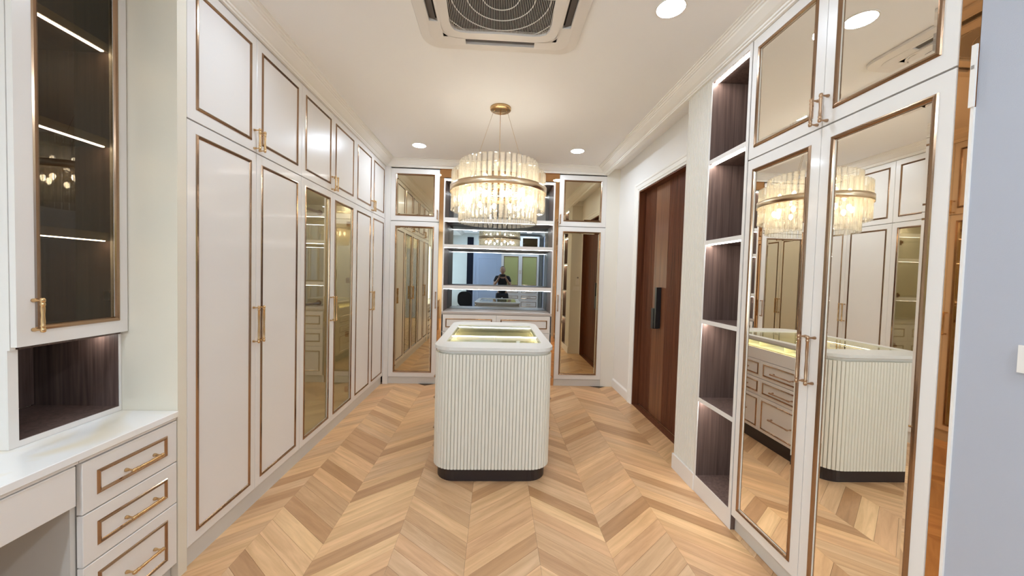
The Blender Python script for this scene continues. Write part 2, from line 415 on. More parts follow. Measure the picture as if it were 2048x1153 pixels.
# ---- timber door in the right recess
d1 = struct(box('door_1', 1.66, 1.70, 2.76, 4.10, .01, 2.42, DOORWOOD))
rb = MB()
def ribs(y0, y1, step=.014):
    y = y0
    while y < y1 - 1e-6:
        rb.extrude([(1.66, y), (1.652, y + .002), (1.652, y + step - .005), (1.66, y + step - .003)], .02, 2.40); y += step
ribs(3.80, 4.055); ribs(2.795, 3.50)
o = obj('ribbed_panel', rb, DOORWOOD, d1)
obj('flat_panel', MB().slab(0, .298, 0, .006, .02, 2.385, .001), wood('sheen_lit_timber', (.115, .040, .017), (.225, .088, .038), .32, (45, 45, 1.2), spec=.35), d1, (1.654, 3.799, 0), (0, 0, -PI / 2))  # same timber, its bright glossy zone put into a lighter colour
jb = MB(); jb.box(1.579, 1.6595, 4.068, 4.0795, .0035, 2.3995); jb.box(1.579, 1.6595, 2.7805, 2.792, .0035, 2.3995); jb.box(1.579, 1.6595, 2.792, 4.068, 2.388, 2.3995); jb.box(1.585, 1.66, 2.78, 4.08, 0, .003)
obj('door_lining', jb, DOORWOOD, d1)
cs = MB(); P = [(0, 1.577), (0, 1.557), (.010, 1.553), (.022, 1.555), (.026, 1.560), (.062, 1.563), (.068, 1.568), (.085, 1.571), (.085, 1.577)]
# casing: mitred legs and head, opening 2.78..4.08 x 0..2.40
def casing():
    m = MB()
    for d0, x0 in [(None, None)]: pass
    far = [[(x, 4.165 - d, z) for d, x in P] for z in (0,)][0]
    lo = [(x, 4.165 - d, 0) for d, x in P]; hi = [(x, 4.165 - d, 2.485 - d) for d, x in P]
    hn = [(x, 2.70 + d, 2.485 - d) for d, x in P]; ln = [(x, 2.70 + d, 0) for d, x in P]
    m.bridge(lo, hi); m.bridge(hi, hn)
    return m
obj('casing', casing(), CROWN, d1)
hp = MB(); hp.box(1.600, 1.651, 3.535, 3.575, .935, 1.335); obj('door_pull', MB().box(1.604, 1.652, 3.60, 3.635, .935, 1.345), BLACK, d1)
obj('door_lock', MB().box(1.600, 1.652, 3.645, 3.70, .925, 1.13), BLACK, d1)

# fluted column between door recess and open shelves
fc = struct(box('wall_right_column', 1.388, 1.70, 2.40, 2.70, 0, 2.745, FLUTE_W))
fm = MB(); y = 2.402
while y < 2.682:
    fm.extrude([(1.388, y + .0007), (1.3812, y + .004), (1.380, y + .0085), (1.3812, y + .013), (1.388, y + .0165)], .112, 2.745); y += .0195
o = obj('fluting', fm, FLUTE_W, fc); o['kind'] = 'stuff'
obj('skirting', MB().box(1.372, 1.388, 2.40, 2.70, 0, .112), LACQ, fc)

rm = thing('remote_holder', 'small white air conditioner remote in its holder on the door-side face of the fluted column', 'remote', (1.52, 2.70, 1.36))
obj('holder', MB().box(-.03, .03, .001, .022, -.07, .02), WHITEPL, rm)
obj('remote', MB().box(-.024, .024, .006, .018, -.02, .085), WHITEPL, rm)
obj('display', MB().box(-.016, .016, .018, .019, .045, .075), GAP, rm)
sw = thing('wall_switch', 'white double switch plate below the remote on the column facing the timber door', 'switch', (1.50, 2.70, 1.22))
obj('plate', MB().box(-.06, .06, .001, .010, -.036, .036), WHITEPL, sw)
for dx in (-.028, .028): obj('rocker', MB().box(dx - .022, dx + .022, .010, .013, -.026, .026), WHITEPL, sw)

# near grey wall: edge profile, switch
ep = struct(obj('trim_9', MB().box(1.378, 1.4, 1.031, 1.039, 0, 1.95), WHITEPL))
es = thing('edge_sensor', 'slim white sensor strip on the end of the blue-grey wall beside the rose mirror', 'sensor', (1.378, 1.035, 2.04))
obj('sensor_body', MB().box(-.006, 0, -.006, .006, -.09, .09), WHITEPL, es)
obj('sensor_button', MB().box(-.008, -.006, -.003, .003, .02, .03), GAP, es)
w2 = thing('light_switch', 'white light switch plate on the near blue-grey wall at the right edge', 'switch', (1.384, .857, 1.24))
obj('plate', MB().box(-.010, 0, -.045, .045, -.036, .036), WHITEPL, w2)
obj('rocker', MB().box(-.013, -.010, -.018, .018, -.026, .026), WHITEPL, w2)

# ================================================================= LEFT WARDROBES
def led_bar(parent, x0, x1, y, z, w=.010, mat=None, name='led_strip'):
    return obj(name, MB().box(x0, x1, y, y + w, z - .004, z), mat or LED, parent)
def wardrobe(y0, ymid, y1, label, glass=False, side=False):
    t = thing('wardrobe', label, 'wardrobe', (-1.405, y0, 0), PI / 2, 'wardrobes along the left wall')
    W = y1 - y0; mid = ymid - y0; D = .60
    if not glass:
        c = MB(); c.box(.001, W - .001, .024, D, .10, 2.744)
        obj('carcass', c, GAP, t)
    else:
        c = MB(); c.box(.001, .019, .024, D, .10, 2.744); c.box(W - .019, W - .001, .024, D, .10, 2.744)
        c.box(.019, W - .019, D - .02, D, .10, 2.744); c.box(.019, W - .019, .024, D - .02, .10, .12)
        c.box(.019, W - .019, .024, D - .02, 2.06, 2.11); c.box(.019, W - .019, .024, D - .02, 2.725, 2.744)
        obj('carcass', c, LACQ_IN, t)
        for z in (1.985, 1.10):
            r = MB(); r.tube((.02, .33, z), (W - .02, .33, z), .013, n=10)
            rr = obj('hanging_rail', r, ANTIQUE, t)
            for xx in (.02, W - .032): obj('rail_bracket', MB().tube((xx, .33, z), (xx + .012, .33, z), .026, n=12), ANTIQUE, rr)
        for z in (.42, 1.50): pass
        led_bar(t, .03, W - .03, .06, 2.059, .012)
    obj('plinth', MB().box(0, W, .018, .08, 0, .10), PLINTH, t)
    if side:
        obj('side_panel', MB().box(-.05, -.0015, 0, D + .015, 0, 2.744), pbr('led_lit_lacquer', (.76, .70, .58), .4), t)  # off-white lacquer with warm LED light put into its colour
    k = 'glass' if glass else 'solid'
    a = (.050, .044, .047, .052); b = (.044, .050, .047, .052); ua = (.050, .044, .056, .054); ub = (.044, .050, .056, .054)
    dl = door(t, 0, mid, .103, 2.089, k, a, 'R', 1.094, H_LONG, GLASS_BR)
    dr = door(t, mid, W, .103, 2.089, k, b, 'L', 1.094, H_LONG, GLASS_BR)
    door(t, 0, mid, 2.092, 2.744, 'solid', ua, 'R', 2.163, H_SHORT)
    door(t, mid, W, 2.092, 2.744, 'solid', ub, 'L', 2.163, H_SHORT)
    if glass:
        dl['label'] = 'tinted glass door'; dr['label'] = 'tinted glass door'
        for z in (.25, .80, 1.33, 1.88):
            h = MB().box(W - .075, W - .022, .022, .034, z - .022, z + .022).box(W - .050, W - .020, .034, .060, z - .026, z + .026).box(W - .09, W - .060, .020, .030, z - .012, z + .012)
            obj('hinge', h, ANTIQUE, t)
    return t
wardrobe(1.746, 2.231, 2.729, 'off-white wardrobe nearest the vanity, all solid doors, its side panel facing the desk', side=True)
wardrobe(2.729, 3.237, 3.737, 'off-white wardrobe with two tall tinted glass doors, middle of the left wall', glass=True)
wardrobe(3.737, 4.236, 4.714, 'off-white wardrobe farthest down the left wall, solid doors, by the back corner')
fi = struct(box('trim_10', -1.405, -1.342, 4.716, YB + .03, 0, 2.745, LACQ))

# ================================================================= BACK WALL
def back_cabinet(x0, x1, label, hs):
    t = thing('mirror_cabinet', label, 'cabinet', (x0, YB, 0), 0, 'mirrored cabinets on the back wall')
    W = x1 - x0
    obj('carcass', MB().box(.001, W - .001, .024, .50, .08, 2.73), GAP, t)
    obj('cabinet_side', MB().box(-.0005, .0009, .0, .50, .08, 2.73).box(W - .0009, W + .0005, .0, .50, .08, 2.73), LACQ, t)
    obj('plinth', MB().box(0, W, .008, .05, 0, .085), PLINTH, t)
    door(t, 0, W, .088, 2.073, 'mirror', (.058,) * 4, hs, 1.085, H_LONG_A, MIRROR_BR, hoff=.018)
    door(t, 0, W, 2.078, 2.733, 'mirror', (.058, .058, .062, .062), hs, 2.165, H_SHORT_A, MIRROR_BR, hoff=.018)
    return t
back_cabinet(-1.341, -.737, 'white cabinet with bronze-tinted mirror doors left of the lit display shelves', 'R')
back_cabinet(.792, 1.404, 'white cabinet with bronze-tinted mirror doors right of the lit display shelves', 'L')
# rose bronze mirror panels around the shelf unit
UX0, UX1 = -.681, .738
tag(box('bronze_mirror_strip', -.735, UX0 - .002, YB + .012, YB + .02, .0, 2.64, ROSE), 'narrow upright rose-bronze mirror strip left of the lit display shelves', 'mirror', 'rose-bronze mirror strips beside the display shelves')
tag(box('bronze_mirror_strip', UX1 + .002, .790, YB + .012, YB + .02, .0, 2.64, ROSE), 'narrow upright rose-bronze mirror strip right of the lit display shelves', 'mirror', 'rose-bronze mirror strips beside the display shelves')
tag(box('bronze_mirror_header', -.735, .790, YB + .012, YB + .02, 2.642, 2.757, ROSE), 'rose-bronze mirror band running above the lit display shelves', 'mirror')

su = thing('display_shelf_unit', 'open shelf unit with lit shelves, grey mirror back and drawers, centre of back wall', 'shelf', (UX0, YB, 0))
W = UX1 - UX0; D = .42
c = MB()
for xa, xb in ((0, .018), (W - .018, W)): c.box(xa, xb, .006, D + .02, 0, 2.63)
c.box(.018, W - .018, .006, D + .02, 2.612, 2.63); c.box(.018, W - .018, D + .016, D + .03, .9, 2.612)
obj('frame', c, WALNUT, su)
e = MB(); e.box(0, .018, 0, .006, 0, 2.63); e.box(W - .018, W, 0, .006, 0, 2.63); e.box(.018, W - .018, 0, .006, 2.612, 2.63)
obj('edge_trim', e, LACQ, su)
mg = obj('mirror_back', MB().box(-W / 2 + .02, W / 2 - .02, -.002, .0, .945, 2.60), MIRROR_GREY, su, (W / 2, D + .004, 0), (0, 0, -.0136))
for zb, zt in ((2.09, 2.138), (1.757, 1.80), (1.231, 1.277)):
    s = obj('shelf', MB().box(.0185, W - .0185, .006, D - .010, zb + .002, zt), WALNUT, su)
    obj('shelf_edge', MB().box(.0185, W - .0185, -.001, .0055, zb, zt), LACQ, s)
    led_bar(s, .02, W - .02, .008, zb + .002, .006)
led_bar(su, .02, W - .02, .012, 2.612, .012)
obj('counter', MB().slab(0, W, -.004, D, .912, .942), pbr('counter_taupe', (.50, .44, .40), .35), su)
obj('drawer_box', MB().box(.002, W - .002, .022, D, .08, .91), GAP, su)
obj('plinth', MB().box(0, W, .010, .05, 0, .085), PLINTH, su)
mx = .023 - UX0
for za, zb in ((.683, .908), (.462, .681), (.088, .460)):
    drawer(su, 0, mx, za, zb, .054); drawer(su, mx, W, za, zb, .054)

# ================================================================= RIGHT: mirrored wardrobe + open shelves
t = thing('mirrored_wardrobe', 'tall white wardrobe with four clear mirror doors in gold frames on the right wall', 'wardrobe', (1.38, 2.006, 0), -PI / 2)
W = .926; mid = .463
obj('carcass', MB().box(.001, W - .012, .024, .40, .08, 2.744), GAP, t)
obj('side_panel', MB().box(W - .010, W, .0215, .40, .0, 2.744), LACQ, t)
obj('plinth', MB().box(0, W, .026, .08, 0, .088), PLINTH, t)
a = (.040, .048, .050, .055); b = (.047, .042, .050, .055)
door(t, 0, mid, .090, 2.091, 'mirror', a, 'R', 1.090, H_LONG_A, MIRROR)
door(t, mid, W + .001, .090, 2.091, 'mirror', b, 'L', 1.090, H_LONG_A, MIRROR)
door(t, 0, mid, 2.095, 2.744, 'mirror', (.040, .048, .056, .056), 'R', 2.164, H_SHORT_A, MIRROR)
door(t, mid, W + .001, 2.095, 2.744, 'mirror', (.047, .042, .056, .056), 'L', 2.164, H_SHORT_A, MIRROR)
tag(box('rose_mirror_panel', 1.3835, 1.390, 1.0315, 1.0785, 0, 2.745, ROSE), 'tall narrow rose-bronze mirror between the mirrored wardrobe and the blue-grey wall', 'mirror')

t = thing('open_shelf_unit', 'open dark walnut shelf niche with white edges and LED strips between mirrors and fluted column', 'shelf', (1.38, 2.400, 0), -PI / 2)
W = .391; D = .34
c = MB(); c.box(.0, .014, .002, D, 0, 2.744); c.box(W - .022, W - .001, .002, D, 0, 2.744); c.box(.014, W - .022, D - .015, D, .112, 2.715)
obj('carcass', c, WALNUT, t)
e = MB(); e.box(0, .014, -.002, .002, 0, 2.744); e.box(W - .022, W - .001, -.002, .002, 0, 2.744)
e.box(.014, W - .022, -.002, .002, 2.713, 2.744); e.box(.014, W - .022, -.002, .002, 0, .112)
obj('face_frame', e, LACQ, t)
obj('base_shelf', MB().box(.0145, W - .0225, .0025, D - .016, .09, .112), WALNUT, t)
for zc in (2.713, 2.183, 1.661, 1.140, .616):
    top = zc + (.025 if zc < 2.7 else .018)
    s = obj('shelf', MB().box(.0145, W - .0225, .0025, D - .016, zc + .001, top), WALNUT, t)
    if zc < 2.7: obj('shelf_edge', MB().box(.0145, W - .0225, -.0022, .0022, zc, top + .001), LACQ, s)
    led_bar(s, .02, W - .028, .016, zc + .0008, .020)

# ================================================================= VANITY SIDE (left foreground)
t = thing('display_cabinet', 'wall display cabinet with smoked glass door, gold frame and lit walnut shelves at far left', 'cabinet', (-1.612, 1.313, 0), PI / 2)
W = .368; YN = .034      # niche / carcass front sits 34 mm behind the door front
D = .40
obj('cabinet_side', MB().box(0, .0155, YN, D, .776, 2.744).box(0, .0155, .022, YN, 1.118, 2.744), LACQ, t)
c = MB(); c.box(.016, .026, YN + .001, D, .776, 2.744); c.box(.372, .380, YN, D, .775, 2.744)
c.box(.026, .372, D - .012, D, .80, 2.744); c.box(.026, .372, .024, D - .012, 1.118, 1.135); c.box(.026, .372, YN, D - .012, 2.72, 2.744)
obj('carcass', c, WALNUT, t)
e = MB(); e.box(.0, .028, YN - .004, YN - .0003, .776, 1.118); e.box(.372, .381, YN - .004, YN - .0003, .776, 1.118)
e.box(.028, .372, YN - .004, YN - .0003, .776, .797)
obj('face_frame', e, LACQ, t)
obj('niche_floor', MB().box(.0265, .372, YN, D - .012, .780, .797), WALNUT, t)
led_bar(t, .30, .36, .10, 1.1175, .012)
d = door(t, 0, .380, 1.128, 2.742, 'glass', (.052, .036, .052, .052), None, None, None, GLASS_DK)
inst('handle', H_SHORT, d, (.046, -.0335, 1.236))
for zb in (2.322, 1.922, 1.522):
    s = obj('shelf', MB().box(.0265, .3715, .066, D - .014, zb + .001, zb + .034), WALNUT, t)
    obj('shelf_edge', MB().box(.0265, .3715, .060, .0655, zb, zb + .034), pbr('shelf_edge_taupe', (.34, .28, .19), .4), s)
    led_bar(s, .030, .355, .068, zb + .0008, .012)
obj('aluminium_profile', MB().box(.3595, .3715, .040, .052, 1.136, 2.72), ALU, t)
hg = MB(); hg.box(.335, .358, .03, .045, 1.27, 1.30); hg.box(.345, .3715, .045, .07, 1.265, 1.305); obj('hinge', hg, ANTIQUE, t)

t = tag(obj('countertop', MB().slab(0, 1.60, 0, .62, .748, .775, .002), MARBLE, None, (-1.398, .093, 0), (0, 0, PI / 2)),
        'white marble vanity countertop with a soft ochre vein running up to the wardrobe side', 'countertop')
t = thing('drawer_cabinet', 'three-drawer vanity cabinet with gold mouldings under the marble top by the wardrobe', 'drawers', (-1.405, 1.312, 0), PI / 2)
W = .380
obj('carcass', MB().box(.001, W, .024, .60, .08, .732).box(-.004, W, .012, .60, .736, .747), GAP, t)
obj('side_panel', MB().box(-.016, 0, .024, .60, .0, .747), PLINTH, t)
obj('top_rail', MB().box(-.004, W, .004, .012, .735, .7475), LACQ, t)
obj('plinth', MB().box(.0, W, .03, .06, 0, .079), PLINTH, t)
for za, zb, hz in ((.547, .732, .630), (.360, .545, .443), (.079, .358, .225)):
    drawer(t, 0, W, za, zb, .048, H_DRAW, .21, hz)
t = thing('vanity_desk', 'off-white vanity desk apron over a dark kneehole at the bottom left', 'desk', (-1.405, .093, 0), PI / 2)
obj('apron_drawer', MB().slab(.002, 1.2015, 0, .02, .594, .732), LACQ, t)
obj('top_rail', MB().box(.0, 1.213, .004, .012, .735, .7475), LACQ, t)
obj('apron_box', MB().box(.03, 1.18, .022, .45, .60, .732), GAP, t)
obj('back_panel', MB().box(.02, 1.20, .57, .60, 0, .747), PLINTH, t)
obj('end_panel', MB().box(-.001, .019, .004, .60, 0, .7335), LACQ, t)

ch = thing('vanity_chair', 'dark upholstered chair with rounded back beside the vanity, seen only in the grey mirror', 'chair', (-1.05, -.35, 0), PI)
DK = pbr('dark_fabric', (.03, .03, .032), .9)
def rr(hx, hy, r, n=5):
    pts = []
    for cx, cyy, a0 in ((hx - r, hy - r, 0), (-hx + r, hy - r, PI / 2), (-hx + r, -hy + r, PI), (hx - r, -hy + r, 3 * PI / 2)):
        for k in range(n + 1):
            a = a0 + PI / 2 * k / n; pts.append((cx + r * math.cos(a), cyy + r * math.sin(a)))
    return pts
obj('seat', MB().extrude(rr(.22, .22, .07), .42, .50), DK, ch)
obj('backrest', MB().extrude([(x, z + .70) for x, z in rr(.21, .22, .16)], .19, .235, 'y'), DK, ch)
for sx in (-1, 1):
    for sy in (-1, 1): obj('leg', MB().tube((sx * .17, sy * .17, .42), (sx * .2, sy * .2, 0), .016, .010), BLACK, ch)

# ================================================================= ISLAND
IY0, IY1 = 2.45, 3.81; IC = (IY0 + IY1) / 2; IXC = .003; HX = .405; HY = (IY1 - IY0) / 2
isl = thing('display_island', 'free-standing cream fluted island with rounded corners, glass top and dark plinth', 'island', (IXC, IC, 0))
obj('plinth', MB().extrude(rr(.382, HY - .05, .13, 8), 0, .108, sm=False), ESPRESSO, isl)
RB = .135
# core behind the slats, groove shade put into its darker colour; drawer zones on both long sides
obj('body', MB().extrude(rr(HX - .022, HY - .022, RB - .02, 8), .108, .835), pbr('groove_shade_core', (.42, .39, .33), .6), isl)
# slats follow the rounded outline at both ends
def slat_mesh():
    w = .0107; pts = [(-w, .008)] + [(-w * math.cos(PI * k / 6), -.0055 * math.sin(PI * k / 6) ** .5 - .001) for k in range(7)] + [(w, .008)]
    return MB().extrude(pts, .106, .886, sm=False).mesh('slat', FLUTE)
SM = slat_mesh()
pitch = .0232
def outline_end(sign):
    """points with outward normal along side-corner-front-corner-side for one end"""
    r = RB; hx = HX - .006; hy = HY - .006; out = []
    straight = 2 * (hx - r); n = round(straight / pitch); p = straight / n
    for k in range(n + 1): out.append((-hx + r + k * p, -hy, -PI / 2))
    na = round(r * PI / 2 / pitch)
    for k in range(1, na + 1):
        a = PI / 2 * k / na
        out.append((hx - r + r * math.sin(a), -hy + r - r * math.cos(a), -PI / 2 + a))
        out.append((-hx + r - r * math.sin(a), -hy + r - r * math.cos(a), -PI / 2 - a))
    for k in (1,):
        out.append((hx, -hy + r + k * pitch, 0)); out.append((-hx, -hy + r + k * pitch, PI))
    return [(x * 1.0, y * sign * -1 * -1 if sign > 0 else -y, a if sign > 0 else -a) for x, y, a in out]
for sign in (1, -1):
    for x, y, a in outline_end(sign):
        inst('slat', SM, isl, (x, y, 0), (0, 0, a + PI / 2))
# side fronts: plain fascia, drawers, glass strip
SY = .515   # half length of the drawer zone
for s in (1, -1):
    sd = bpy.data.objects.new('drawer_side', None); COL.objects.link(sd); sd.parent = isl
    sd.location = (s * HX, 0, 0); sd.rotation_euler = (0, 0, PI / 2 if s > 0 else -PI / 2)
    # local -y faces outward
    obj('fascia', MB().slab(-SY, SY, 0, .02, .738, .838), LACQ, sd)
    obj('glass_strip', MB().box(-SY, SY, .004, .008, .840, .905), GLASS, sd)
    for za, zb in ((.575, .736), (.419, .573), (.110, .417)):
        for xa, xb in ((-SY, 0), (0, SY)):
            dd = obj('drawer', MB().slab(xa + .0015, xb - .0015, 0, .02, za + .0015, zb - .0015).ring(xa + .026, xb - .026, za + .026, zb - .026, [(0, 0), (.003, -.004), (.010, -.006), (.014, .0)], mi=1), [LACQ, BRONZE], sd)
# handles of the island drawers (parts of the island)
for s in (1, -1):
    for hz in (.650, .492, .262):
        for yy in (-SY / 2, SY / 2):
            inst('handle', H_DRAW_L, isl, (s * (HX + .0335), yy, hz), (0, PI / 2, s * PI / 2))
# top: neck, rounded slab with rectangular window
neck = MB().extrude(rr(HX - .014, HY - .014, RB - .012, 8), .886, .893)
OX0, OX1, OY0, OY1 = -.343, .343, 2.66 - IC, 3.57 - IC
def slab_hole(m, hx, hy, r, z0, z1, ox0, ox1, oy0, oy1, n=8):
    outer = rr(hx, hy, r, n); N = len(outer); inner = []
    for i, (x, y) in enumerate(outer):
        q = i // (n + 1); k = i % (n + 1)
        cx = ox1 if q in (0, 3) else ox0; cyy = oy1 if q in (0, 1) else oy0
        inner.append((cx, cyy))
    for z, up in ((z1, 1), (z0, 0)):
        m.bridge([(x, y, z) for x, y in outer], [(x, y, z) for x, y in inner])
    m.bridge([(x, y, z0) for x, y in outer], [(x, y, z1) for x, y in outer])
    m.bridge([(ox0, oy0, z0), (ox1, oy0, z0), (ox1, oy1, z0), (ox0, oy1, z0)], [(ox0, oy0, z1), (ox1, oy0, z1), (ox1, oy1, z1), (ox0, oy1, z1)])
    return m
tp = MB(); slab_hole(tp, HX + .006, HY + .006, RB + .006, .912, .935, OX0, OX1, OY0, OY1)
obj('tabletop', tp, STONETOP, isl)
tp = MB(); slab_hole(tp, HX - .010, HY - .010, RB - .004, .894, .9115, OX0, OX1, OY0, OY1); obj('top_underlayer', tp, STONETOP, isl)
nk = MB(); nk.box(-.30, .30, -HY + .03, -HY + .05, .886, .894); nk.box(-.30, .30, HY - .05, HY - .03, .886, .894)
obj('glass_top', MB().box(OX0 - .004, OX1 + .004, OY0 - .004, OY1 + .004, .924, .930), GLASS, isl)
TRAY = pbr('cream_tray', (.80, .75, .52), .5)
tr = MB(); tr.box(-HX + .03, HX - .03, -SY, SY, .8355, .842)
pass
obj('tray_floor', tr, TRAY, isl)
for yy in (-.17, .12, .30):
    obj('tray_divider', MB().box(-.33, .33, yy, yy + .012, .8425, .885), TRAY, isl)
for yy in (-.02,): obj('tray_divider', MB().box(-.006, .006, -.155, .115, .8425, .885), TRAY, isl)
for s in (1, -1):
    obj('led_strip', MB().box(s * (HX - .055) - .004, s * (HX - .055) + .004, -SY + .02, SY - .02, .8885, .8935), LEDY, isl)
ends = MB(); ends.extrude([(x, y) for x, y in rr(HX - .024, HY - .024, RB - .02, 8)], .886, .892)
wl = MB()
for s in (1, -1):
    y0, y1 = (SY, HY - .03) if s > 0 else (-HY + .03, -SY)
    q = [p for p in rr(HX - .020, HY - .020, RB - .018, 8) if p[1] * s > SY + .02]
    q.sort(key=lambda p: math.atan2(p[1] * s - SY, p[0]) * s)
    hxx = HX - .020; q = ([(hxx, s * SY)] + q + [(-hxx, s * SY)]) if s > 0 else ([(-hxx, s * SY)] + q + [(hxx, s * SY)])
    obj('end_block', MB().extrude(q, .8425, .8935), FLUTE, isl)
pass

# ================================================================= CHANDELIER
CX, CYY = .005, 3.154
cha = thing('chandelier', 'round two-tier crystal rod chandelier with gold band hanging over the island', 'chandelier', (CX, CYY, CZ))
obj('canopy', MB().lathe([(.02, -.024), (.082, -.024), (.088, -.018), (.088, -.0005)], n=40), BRASS, cha)
for a in (200, 340, 90):
    a = math.radians(a); r = .27
    obj('suspension_wire', MB().tube((.055 * math.cos(a), .055 * math.sin(a), -.02), (r * math.cos(a), r * math.sin(a), 2.14 - CZ), .0011, n=6), BRASS, cha)
    obj('wire_grip', MB().tube((.055 * math.cos(a), .055 * math.sin(a), -.024), (.055 * math.cos(a), .055 * math.sin(a), -.04), .005, .003, n=8), BRASS, cha)
obj('power_cord', MB().tube((.0, .0, -.02), (0, 0, 2.30 - CZ), .0022, n=6).tube((0, 0, 2.30 - CZ), (0, 0, 2.24 - CZ), .012, n=10), GLASS if False else BRASS, cha)
def band(r, z0, z1, t=.003, n=96):
    m = MB(); R = lambda rad, z: [(rad * math.cos(2 * PI * k / n), rad * math.sin(2 * PI * k / n), z) for k in range(n)]
    m.bridge(R(r, z0), R(r, z1), sm=True); m.bridge(R(r - t, z0), R(r - t, z1), sm=True); m.bridge(R(r, z0), R(r - t, z0)); m.bridge(R(r, z1), R(r - t, z1)); return m
fr = obj('gold_band', band(.4065, 2.104 - CZ, 2.156 - CZ), pbr('polished_light_gold', (.86, .70, .50), .28, metal=1), cha)
fm = MB()
for k in range(3):
    a = PI * k / 3; x, y = math.cos(a), math.sin(a); fm.tube((-.403 * x, -.403 * y, 2.13 - CZ), (.403 * x, .403 * y, 2.13 - CZ), .005, n=6)
fm.tube((0, 0, 2.13 - CZ), (0, 0, 2.25 - CZ), .01, n=8)
obj('spider_frame', fm, BRASS, cha)
obj('inner_band', band(.300, 2.118 - CZ, 2.142 - CZ), BRASS, cha)
def rod_mesh(z0, z1, r):
    p = [(r * math.cos(PI / 8 + PI * k / 4), .75 * r * math.sin(PI / 8 + PI * k / 4)) for k in range(8)]
    m = MB(); m.extrude(p, z0 - CZ, z1 - CZ)
    return m.mesh('crystal_rod', CRYSTAL)
RO = rod_mesh(1.955, 2.272, .0178); RI = rod_mesh(1.862, 2.357, .0175)
for n, R0, me in ((52, .384, RO), (44, .322, RI)):
    for k in range(n):
        a = 2 * PI * (k + .5) / n
        inst('crystal_rod', me, cha, (R0 * math.cos(a), R0 * math.sin(a), 0), (0, 0, a + PI / 2))
bm_ = MB().lathe([(.002, -.026), (.013, -.020), (.017, -.004), (.013, .014), (.003, .026)], n=10).mesh('bulb', BULB)
bmu_ = MB().lathe([(.002, -.026), (.013, -.020), (.017, -.004), (.013, .014), (.003, .026)], n=10).mesh('bulb', BULBU)
for k in range(12):
    a = 2 * PI * (k + .25) / 12; R0 = .268
    b = inst('bulb', bmu_, cha, (R0 * math.cos(a), R0 * math.sin(a), 2.185 - CZ)); b = inst('bulb', bm_, cha, (R0 * math.cos(a), R0 * math.sin(a), 2.055 - CZ), (PI, 0, 0))
    obj('bulb_socket', MB().tube((R0 * math.cos(a), R0 * math.sin(a), 2.082 - CZ), (R0 * math.cos(a), R0 * math.sin(a), 2.160 - CZ), .010, n=8), BRASS, cha)

# ================================================================= CEILING FITTINGS
def downlight(x, y, label, mat, grp=None):
    t = thing('downlight', label, 'ceiling light', (x, y, CZ), 0, grp)
    m = MB(); n = 32
    R = lambda r, z: [(r * math.cos(2 * PI * k / n), r * math.sin(2 * PI * k / n), z) for k in range(n)]
    m.bridge(R(.078, 0), R(.077, -.004), sm=True); m.bridge(R(.077, -.004), R(.070, -.004)); m.bridge(R(.070, -.004), R(.068, -.001))
    obj('bezel', m, WHITEPL, t)
    obj('lens', MB().lathe([(.068, -.003), (.068, -.0005)], n=n, sm=False), mat, t)
downlight(-.880, 4.16, 'round white downlight in the ceiling left of the chandelier near the back', DOWNB)
downlight(.873, 4.12, 'round white downlight in the ceiling right of the chandelier near the back', DOWNB)
downlight(.870, 1.92, 'round white downlight between the air conditioner and the mirrored wardrobe', DOWN)
downlight(-.880, 1.92, 'round white downlight just left of the air conditioner above the first wardrobe', DOWN)
downlight(-.880, -.35, 'added cool downlight over the vanity, unseen behind the viewer', DOWNR)  # rear rows added behind the viewer as extra frontal light
downlight(.870, -.35, 'added cool downlight beside the grey wall, unseen behind the viewer', DOWNR)
downlight(-.880, -1.60, 'added unseen cool downlight near the added rear window', DOWNR)
downlight(.870, -1.60, 'added unseen cool downlight in front of the glass cabinet at the rear', DOWNR)

ac = thing('air_conditioner', 'white square ceiling cassette air conditioner with round-ribbed grille', 'air conditioner', (-.010, 1.885, CZ))
HA = .465
def rrz(h, r, z, n=8): return [(x, y, z) for x, y in rr(h, h, r, n)]
# panel with four slots and a centre opening, cut from a grid of boxes
pm = MB()
outer = rrz(HA, .11, -.002); low = rrz(HA - .006, .105, -.016); inr = rrz(.405, .075, -.022); 
pm.bridge(outer, low); pm.bridge(low, inr)
# face between r=.405 square and slot ring handled by boxes
ZF0, ZF1 = -.024, -.002
S0, S1, SL = .345, .392, .205      # slot from .345 to .392, half length .205
for sx in (1, -1):
    pass
faces = []
def fbox(x0, x1, y0, y1): pm.box(x0, x1, y0, y1, ZF0, ZF1)
G = .293
for a in (0, 1, 2, 3):
    ca, sa = [(1, 0), (0, 1), (-1, 0), (0, -1)][a]
    def rb_(u0, u1, v0, v1):
        xs = [ca * u0 - sa * v0, ca * u1 - sa * v1]; ys = [sa * u0 + ca * v0, sa * u1 + ca * v1]
        fbox(min(xs), max(xs), min(ys), max(ys))
    rb_(S1, .405, -.33, .33)              # outside the slot
    rb_(S0, S1, SL, .33); rb_(S0, S1, -.33, -SL)
    rb_(G, S0, -.33 + .0, .33)
pm2 = MB()
for sx in (1, -1):
    for sy in (1, -1):
        pts = [(.33, .29), (.405, .29), (.405, .33)] + [(.33 + .075 * math.cos(PI / 2 * k / 6), .33 + .075 * math.sin(PI / 2 * k / 6)) for k in range(7)] + [(.29, .405), (.29, .33)]
        pts = [(sx * x, sy * y) for x, y in [(.33, .33), (.405, .33)] + [(.33 + .075 * math.cos(PI / 2 * k / 6), .33 + .075 * math.sin(PI / 2 * k / 6)) for k in range(1, 6)] + [(.33, .405)]]
        pm.extrude(pts, ZF0, ZF1)
obj('panel', pm, WHITEPL, ac)
